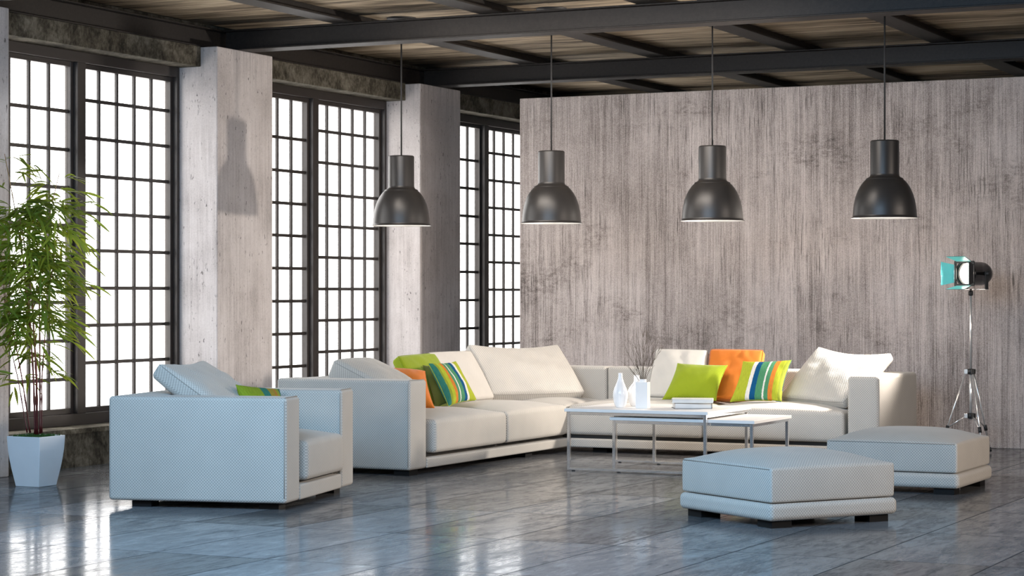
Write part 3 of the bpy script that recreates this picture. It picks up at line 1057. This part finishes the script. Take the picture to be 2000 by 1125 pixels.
for i, (r_, z_, f_) in enumerate(TW):
    d = random.uniform(-0.07, 0.07)
    tip = CR * r_ + CF * d
    base = Vector((bx, by, bz)) + CR * (r_ * 0.04) + CF * (d * 0.05)
    pts, N = [], 9
    ph = random.uniform(0, 6)
    for k in range(N):
        t = k / (N - 1)
        side = t ** 1.35
        p = CR * (r_ * side) + CF * (d * side) + Vector((0, 0, (z_ + 0.056) * t))
        p += CR * 0.006 * math.sin(ph + 7 * t) * t + CF * 0.006 * math.cos(ph * 2 + 6 * t) * t
        pts.append(p + CR * (r_ * 0.03) * 0)
    mb = MB().tube(pts, [0.0019 - 0.0012 * k / (N - 1) for k in range(N)], 5)
    for q in range(7):
        k0 = random.randint(3, N - 2)
        a = pts[k0]
        dr = (pts[k0 + 1 if k0 + 1 < N else k0] - pts[k0 - 1]).normalized() + Vector((random.uniform(-0.7, 0.7), random.uniform(-0.7, 0.7), random.uniform(0, 0.3)))
        ln = random.uniform(0.035, 0.085)
        dr.normalize()
        mid = a + dr * ln * 0.5 + Vector((random.uniform(-1, 1), random.uniform(-1, 1), 0)) * 0.004
        mb.tube([a, mid, a + dr * ln], [0.0010, 0.0008, 0.0005], 4)
    tag(mb.build('dry_twig', M['twig'], smooth=True, loc=base), 'thin bare brown twig standing in the square white vase', 'twig', 'dry twigs in the square vase')


def book(cx, cy, z, w, d, th, rot, cov, label, spine=1):
    o = empty('book', (cx, cy, z), label, 'book', 'books on the coffee table', rot)
    b_ = 0.003
    c_ = MB().box(-w / 2, w / 2, -d / 2, d / 2, 0, b_).box(-w / 2, w / 2, -d / 2, d / 2, th - b_, th)
    c_.box(w / 2 - b_, w / 2 + 0.001, -d / 2, d / 2, b_, th - b_)
    c_.build('cover', cov, o)
    MB().box(-w / 2 + 0.006, w / 2 - b_, -d / 2 + 0.005, d / 2 - 0.005, b_, th - b_).build('pages', M['paper'], o)
    return o


book(-5.600, 14.375, ZT, 0.265, 0.200, 0.043, 0.454142 + R(2), M['coverdark'], 'thick dark-covered book lying flat on the coffee table')
book(-5.585, 14.355, ZT + 0.043, 0.290, 0.205, 0.027, 0.454142 - R(6), M['coverpale'], 'thinner pale book lying on top of the thick book')

# ------------------------------------------------------------------ studio spotlight on a tripod
tri = empty('studio_spotlight', (-4.199, 16.750, 0), 'black studio spotlight with teal barn doors on a silver tripod by the grey wall', 'floor lamp')
MB().tube([(0, 0, 0.27), (0, 0, 0.66)], 0.0125, 14).build('lower_pole', M['satin'], tri, smooth=True)
MB().tube([(0, 0, 0.64), (0, 0, 1.29)], 0.0095, 14).build('upper_pole', M['satin'], tri, smooth=True)
for zc in (0.645, 0.300):
    MB().lathe([(0.016, zc - 0.022), (0.026, zc - 0.020), (0.026, zc + 0.020), (0.014, zc + 0.022)], 20, cap_bot=True).build('collar', M['blackmatt'], tri, smooth=True)
MB().lathe([(0.010, 1.235), (0.018, 1.240), (0.018, 1.268), (0.012, 1.275)], 18).build('lock_nut', M['blackmatt'], tri, smooth=True)
for ang in (40, 160, 280):
    a = R(ang)
    dv = CR * math.cos(a) + CF * math.sin(a)
    top = dv * 0.038 + Vector((0, 0, 0.640))
    ft = dv * 0.245 + Vector((0, 0, 0.014))
    lg = MB().tube([top, ft], 0.0068, 10).build('leg', M['satin'], tri, smooth=True)
    MB().obox(dv * 0.036 + Vector((0, 0, 0.645)), dv * 0.014, dv.cross(Vector((0, 0, 1))) * 0.010, (0, 0, 0.018)).build('clamp', M['satin'] if ang == 160 else M['blackmatt'], lg, bevel=0.002)
    MB().obox(dv * 0.036 + Vector((0, 0, 0.300)), dv * 0.014, dv.cross(Vector((0, 0, 1))) * 0.010, (0, 0, 0.018)).build('brace_clamp', M['satin'] if ang == 160 else M['blackmatt'], lg, bevel=0.002)
    tm = 0.70
    j = top.lerp(ft, tm)
    MB().tube([dv * 0.045 + Vector((0, 0, 0.295)), j], 0.0055, 8).build('brace', M['satin'], lg, smooth=True)
    MB().tube([top.lerp(ft, tm - 0.03), top.lerp(ft, tm + 0.035)], 0.0135, 12).build('joint', M['blackmatt'], lg, smooth=True)
    MB().tube([top.lerp(ft, 0.955), ft + (ft - top).normalized() * 0.002], 0.012, 10).build('rubber_foot', M['blackmatt'], lg, smooth=True)
# head: axis points picture-left and a little towards the room
PH = R(38)
ax = (-CR * math.cos(PH) - CF * math.sin(PH)).normalized()
sd = ax.cross(Vector((0, 0, 1))).normalized()            # local left/right of the head
HC = Vector((0, 0, 1.408)) + CR * 0.028                   # centre of the can
hm = Matrix((ax, sd, Vector((0, 0, 1)))).transposed().to_4x4()
hm.translation = HC


def hv(x, y, z):
    return hm @ Vector((x, y, z))


def lathe_x(prof, n=40):
    mb = MB().lathe([(r, x) for r, x in prof], n)
    mb.v = [hm @ Vector((p.z, p.x, p.y)) for p in mb.v]
    return mb


can = lathe_x([(0.002, -0.145), (0.045, -0.142), (0.075, -0.128), (0.088, -0.10), (0.092, -0.07), (0.092, 0.085), (0.098, 0.088), (0.098, 0.112), (0.086, 0.112), (0.084, 0.06)])
can.build('housing', M['black'], tri, smooth=True)
lathe_x([(0.083, 0.072), (0.060, 0.084), (0.03, 0.090), (0.001, 0.092)]).build('lens', M['lens'], tri, smooth=True)
pl = MB()
for (ya, yb, za, zb) in ((-0.094, 0.094, 0.080, 0.098), (-0.094, 0.094, -0.098, -0.080), (-0.098, -0.080, -0.094, 0.094), (0.080, 0.098, -0.094, 0.094)):
    pl.obox(hv(0.118, (ya + yb) / 2, (za + zb) / 2), ax * 0.005, sd * (yb - ya) / 2, (0, 0, (zb - za) / 2))
pl.build('front_ring', M['blackmatt'], tri)


def barn_door(side, mat_in, ang, ln=0.105):
    """side: 'top','bottom','far','near' ; two-faced flap: teal inside skin on a black plate"""
    out = {'top': Vector((0, 0, 1)), 'bottom': Vector((0, 0, -1)), 'far': sd * 0 + FAR, 'near': -FAR}[side]
    w = Vector((0, 0, 1)).cross(ax) if side in ('top', 'bottom') else Vector((0, 0, 1))
    d = (ax * math.cos(R(ang)) + out * math.sin(R(ang))).normalized()
    nrm = d.cross(w).normalized()
    if nrm.dot(out) < 0:
        nrm = -nrm
    h0 = HC + ax * 0.124 + out * 0.095
    mbs = []
    for off, mt in ((0.0015, M['blackmatt']), (-0.0008, mat_in)):
        o = h0 + nrm * off
        t = nrm * 0.001
        v = [o - w * 0.070, o + w * 0.070, o + d * ln + w * 0.092, o + d * ln - w * 0.092]
        mb = MB().add([p + t for p in v] + [p - t for p in v], [(0, 1, 2, 3), (7, 6, 5, 4), (0, 4, 5, 1), (1, 5, 6, 2), (2, 6, 7, 3), (3, 7, 4, 0)])
        mbs.append((mb, mt))
    dr = mbs[0][0].build('barn_door', mbs[0][1], tri)
    mbs[1][0].build('inner_face', mbs[1][1], dr)
    MB().tube([h0 - w * 0.066, h0 + w * 0.066], 0.004, 8).build('hinge', M['satin'], dr, smooth=True)


FAR = sd if sd.dot(CF) > 0 else -sd
barn_door('top', M['teal'], 20)
barn_door('bottom', M['teal'], 15)
barn_door('far', M['teal'], 38)
barn_door('near', M['teal'], 14, 0.080)
for s_ in (-1, 1):
    MB().obox(HC + sd * s_ * 0.101 + Vector((0, 0, -0.055)) - ax * 0.025, ax * 0.018, sd * 0.004, (0, 0, 0.070)).build('yoke_arm', M['blackmatt'], tri, bevel=0.002)
    MB().tube([HC + sd * s_ * 0.088 - ax * 0.025, HC + sd * s_ * 0.125 - ax * 0.025], 0.016, 16).build('tilt_knob', M['blackmatt'], tri, smooth=True)
MB().obox(HC + Vector((0, 0, -0.122)) - ax * 0.025, ax * 0.018, sd * 0.105, (0, 0, 0.004)).build('yoke', M['satin'], tri, bevel=0.002)

# ------------------------------------------------------------------ potted bamboo
pc = Vector((-8.985, 11.336, 0))
plant = empty('potted_bamboo', pc, 'tall leafy bamboo with red canes in a white square tapered planter', 'plant')
prof = [(0.0, 0.093), (0.02, 0.096), (0.06, 0.103), (0.12, 0.1135), (0.18, 0.122), (0.24, 0.1285), (0.29, 0.1315), (0.327, 0.133)]
pb = MB()
for z, s in prof:
    pb.v += [Vector((sx * s, sy * s, z)) for sx, sy in ((-1, -1), (1, -1), (1, 1), (-1, 1))]
n0 = len(prof)
for z, s in ((0.327, 0.126), (0.29, 0.124)):
    pb.v += [Vector((sx * s, sy * s, z)) for sx, sy in ((-1, -1), (1, -1), (1, 1), (-1, 1))]
for i in range(n0 + 1):
    for j in range(4):
        pb.f.append((i * 4 + j, i * 4 + (j + 1) % 4, (i + 1) * 4 + (j + 1) % 4, (i + 1) * 4 + j))
pb.f.append((3, 2, 1, 0))
pb.build('planter', M['pot'], plant, bevel=0.004)
random.seed(11)
gm = MB().box(-0.123, 0.123, -0.123, 0.123, 0.30, 0.318)
for i in range(900):
    x, y = random.uniform(-0.122, 0.122), random.uniform(-0.122, 0.122)
    hgt = random.uniform(0.012, 0.026)
    a = random.uniform(0, 2 * PI)
    dx, dy = math.cos(a) * 0.003, math.sin(a) * 0.003
    tx, ty = random.uniform(-0.008, 0.008), random.uniform(-0.008, 0.008)
    gm.add([(x - dx, y - dy, 0.317), (x + dx, y + dy, 0.317), (x + tx, y + ty, 0.317 + hgt)], [(0, 1, 2)])
go = gm.build('moss', M['grass'], plant)
go['kind'] = 'stuff'
CANES = [
    ([(51, 845), (32, 740), (11, 653), (0, 521), (-8, 420)], 0.03, 0.0042),
    ([(58, 845), (44, 740), (27, 645), (15, 590), (4, 540)], -0.04, 0.0050),
    ([(67, 848), (63, 740), (55, 619), (46, 536), (42, 505), (36, 466), (25.6, 404), (10, 321), (6, 300)], 0.02, 0.0068),
    ([(71, 848), (71, 740), (66, 649), (62, 581), (56.5, 540), (49, 486), (39, 429), (33, 404)], -0.02, 0.0078),
    ([(80, 845), (80, 740), (88.5, 628), (96, 553), (102, 521), (110, 460), (118.6, 413)], 0.0, 0.0048),
    ([(76, 847), (73, 700), (72, 549), (80, 484), (92, 421), (104, 366), (113.5, 329)], 0.05, 0.0058)]
PX = 299.5


def leaf(mb, p, d, ln, wd, droop):
    """one lance-shaped leaf, folded along the midrib and bending down"""
    d = d.normalized()
    side = d.cross(Vector((0, 0, 1)))
    if side.length < 1e-3:
        side = Vector((1, 0, 0))
    side.normalize()
    roll = random.uniform(-1.15, 1.15)
    side = Matrix.Rotation(roll, 3, d) @ side
    nu = side.cross(d).normalized()
    if nu.z < 0:
        nu = -nu
    k = len(mb.v)
    N = 6
    for i in range(N + 1):
        t = i / N
        w = wd * math.sin(PI * min(1, t * 0.97 + 0.03)) ** 0.8 * (1 - 0.35 * t)
        c = p + d * (ln * t) - Vector((0, 0, droop * ln * t * t))
        upv = nu * (0.25 * w)
        mb.v += [c - side * w + upv, c, c + side * w + upv]
    for i in range(N):
        a = k + i * 3
        mb.f += [(a, a + 1, a + 4, a + 3), (a + 1, a + 2, a + 5, a + 4)]


random.seed(23)
for ci, (pxs, dep, rad) in enumerate(CANES):
    pts = []
    for (x, y) in pxs:
        z = 1.25 - (y - 574) / PX
        pts.append(CR * ((x - 69.0) / PX) + CF * (dep * min(1.0, (z - 0.2) / 0.6)) + Vector((0, 0, z)))
    # resample
    dense = []
    for i in range(len(pts) - 1):
        for k in range(8):
            dense.append(pts[i].lerp(pts[i + 1], k / 8))
    dense.append(pts[-1])
    sm = [dense[0]] + [(dense[i - 1] + dense[i] * 2 + dense[i + 1]) / 4 for i in range(1, len(dense) - 1)] + [dense[-1]]
    N = len(sm)
    rs = []
    for i in range(N):
        t = i / (N - 1)
        r_ = rad * (1 - 0.68 * t)
        if i % 5 == 0:
            r_ *= 1.35
        rs.append(r_)
    cane = MB().tube(sm, rs, 8).build('cane', M['cane'], plant, smooth=True)
    fol = MB()
    tot = len(sm)
    zmin = 0.66 if ci in (0, 1, 4, 5) else 0.85
    for i in range(2, N):
        p = sm[i]
        if p.z < zmin + random.uniform(-0.05, 0.1):
            continue
        dens = 0.80 if 0.95 < p.z < 1.80 else 0.60
        if random.random() > dens:
            continue
        for rep in range(1 if p.z > 1.85 or p.z < 0.9 else 2):
            az = random.uniform(0, 2 * PI)
            out = CR * math.cos(az) * 1.0 + CF * math.sin(az) * 0.75
            el = random.uniform(0.25, 0.95)
            ln = random.uniform(0.12, 0.30)
            if p.z > 1.8:
                ln *= 0.8
            br = []
            for k in range(6):
                t = k / 5
                br.append(p + out * (ln * t) + Vector((0, 0, ln * (el * t - 0.60 * t * t))))
            fol.tube(br, [0.0014, 0.0012, 0.0010, 0.0009, 0.0007, 0.0005], 4)
            nl = random.randint(5, 7)
            for q in range(nl):
                t = 0.35 + 0.65 * q / (nl - 1)
                f = t * 5
                k0 = min(4, int(f))
                b0 = br[k0].lerp(br[k0 + 1], f - k0)
                tang = (br[k0 + 1] - br[k0]).normalized()
                sgn = 1 if q % 2 else -1
                lat = tang.cross(Vector((0, 0, 1)))
                if q == nl - 1:
                    dd = tang
                else:
                    dd = tang * 0.85 + lat * sgn * random.uniform(0.40, 1.1) + Vector((0, 0, random.uniform(-0.10, 0.42)))
                leaf(fol, b0, dd, random.uniform(0.105, 0.185), random.uniform(0.008, 0.0125), random.uniform(0.12, 0.50))
    # keep the foliage clear of the column and window behind
    lim = -9.56 - pc.x
    for v in fol.v:
        if v.x < lim:
            v.x = lim + (v.x - lim) * 0.1
    fol.build('foliage', M['leaf'], cane, smooth=True)
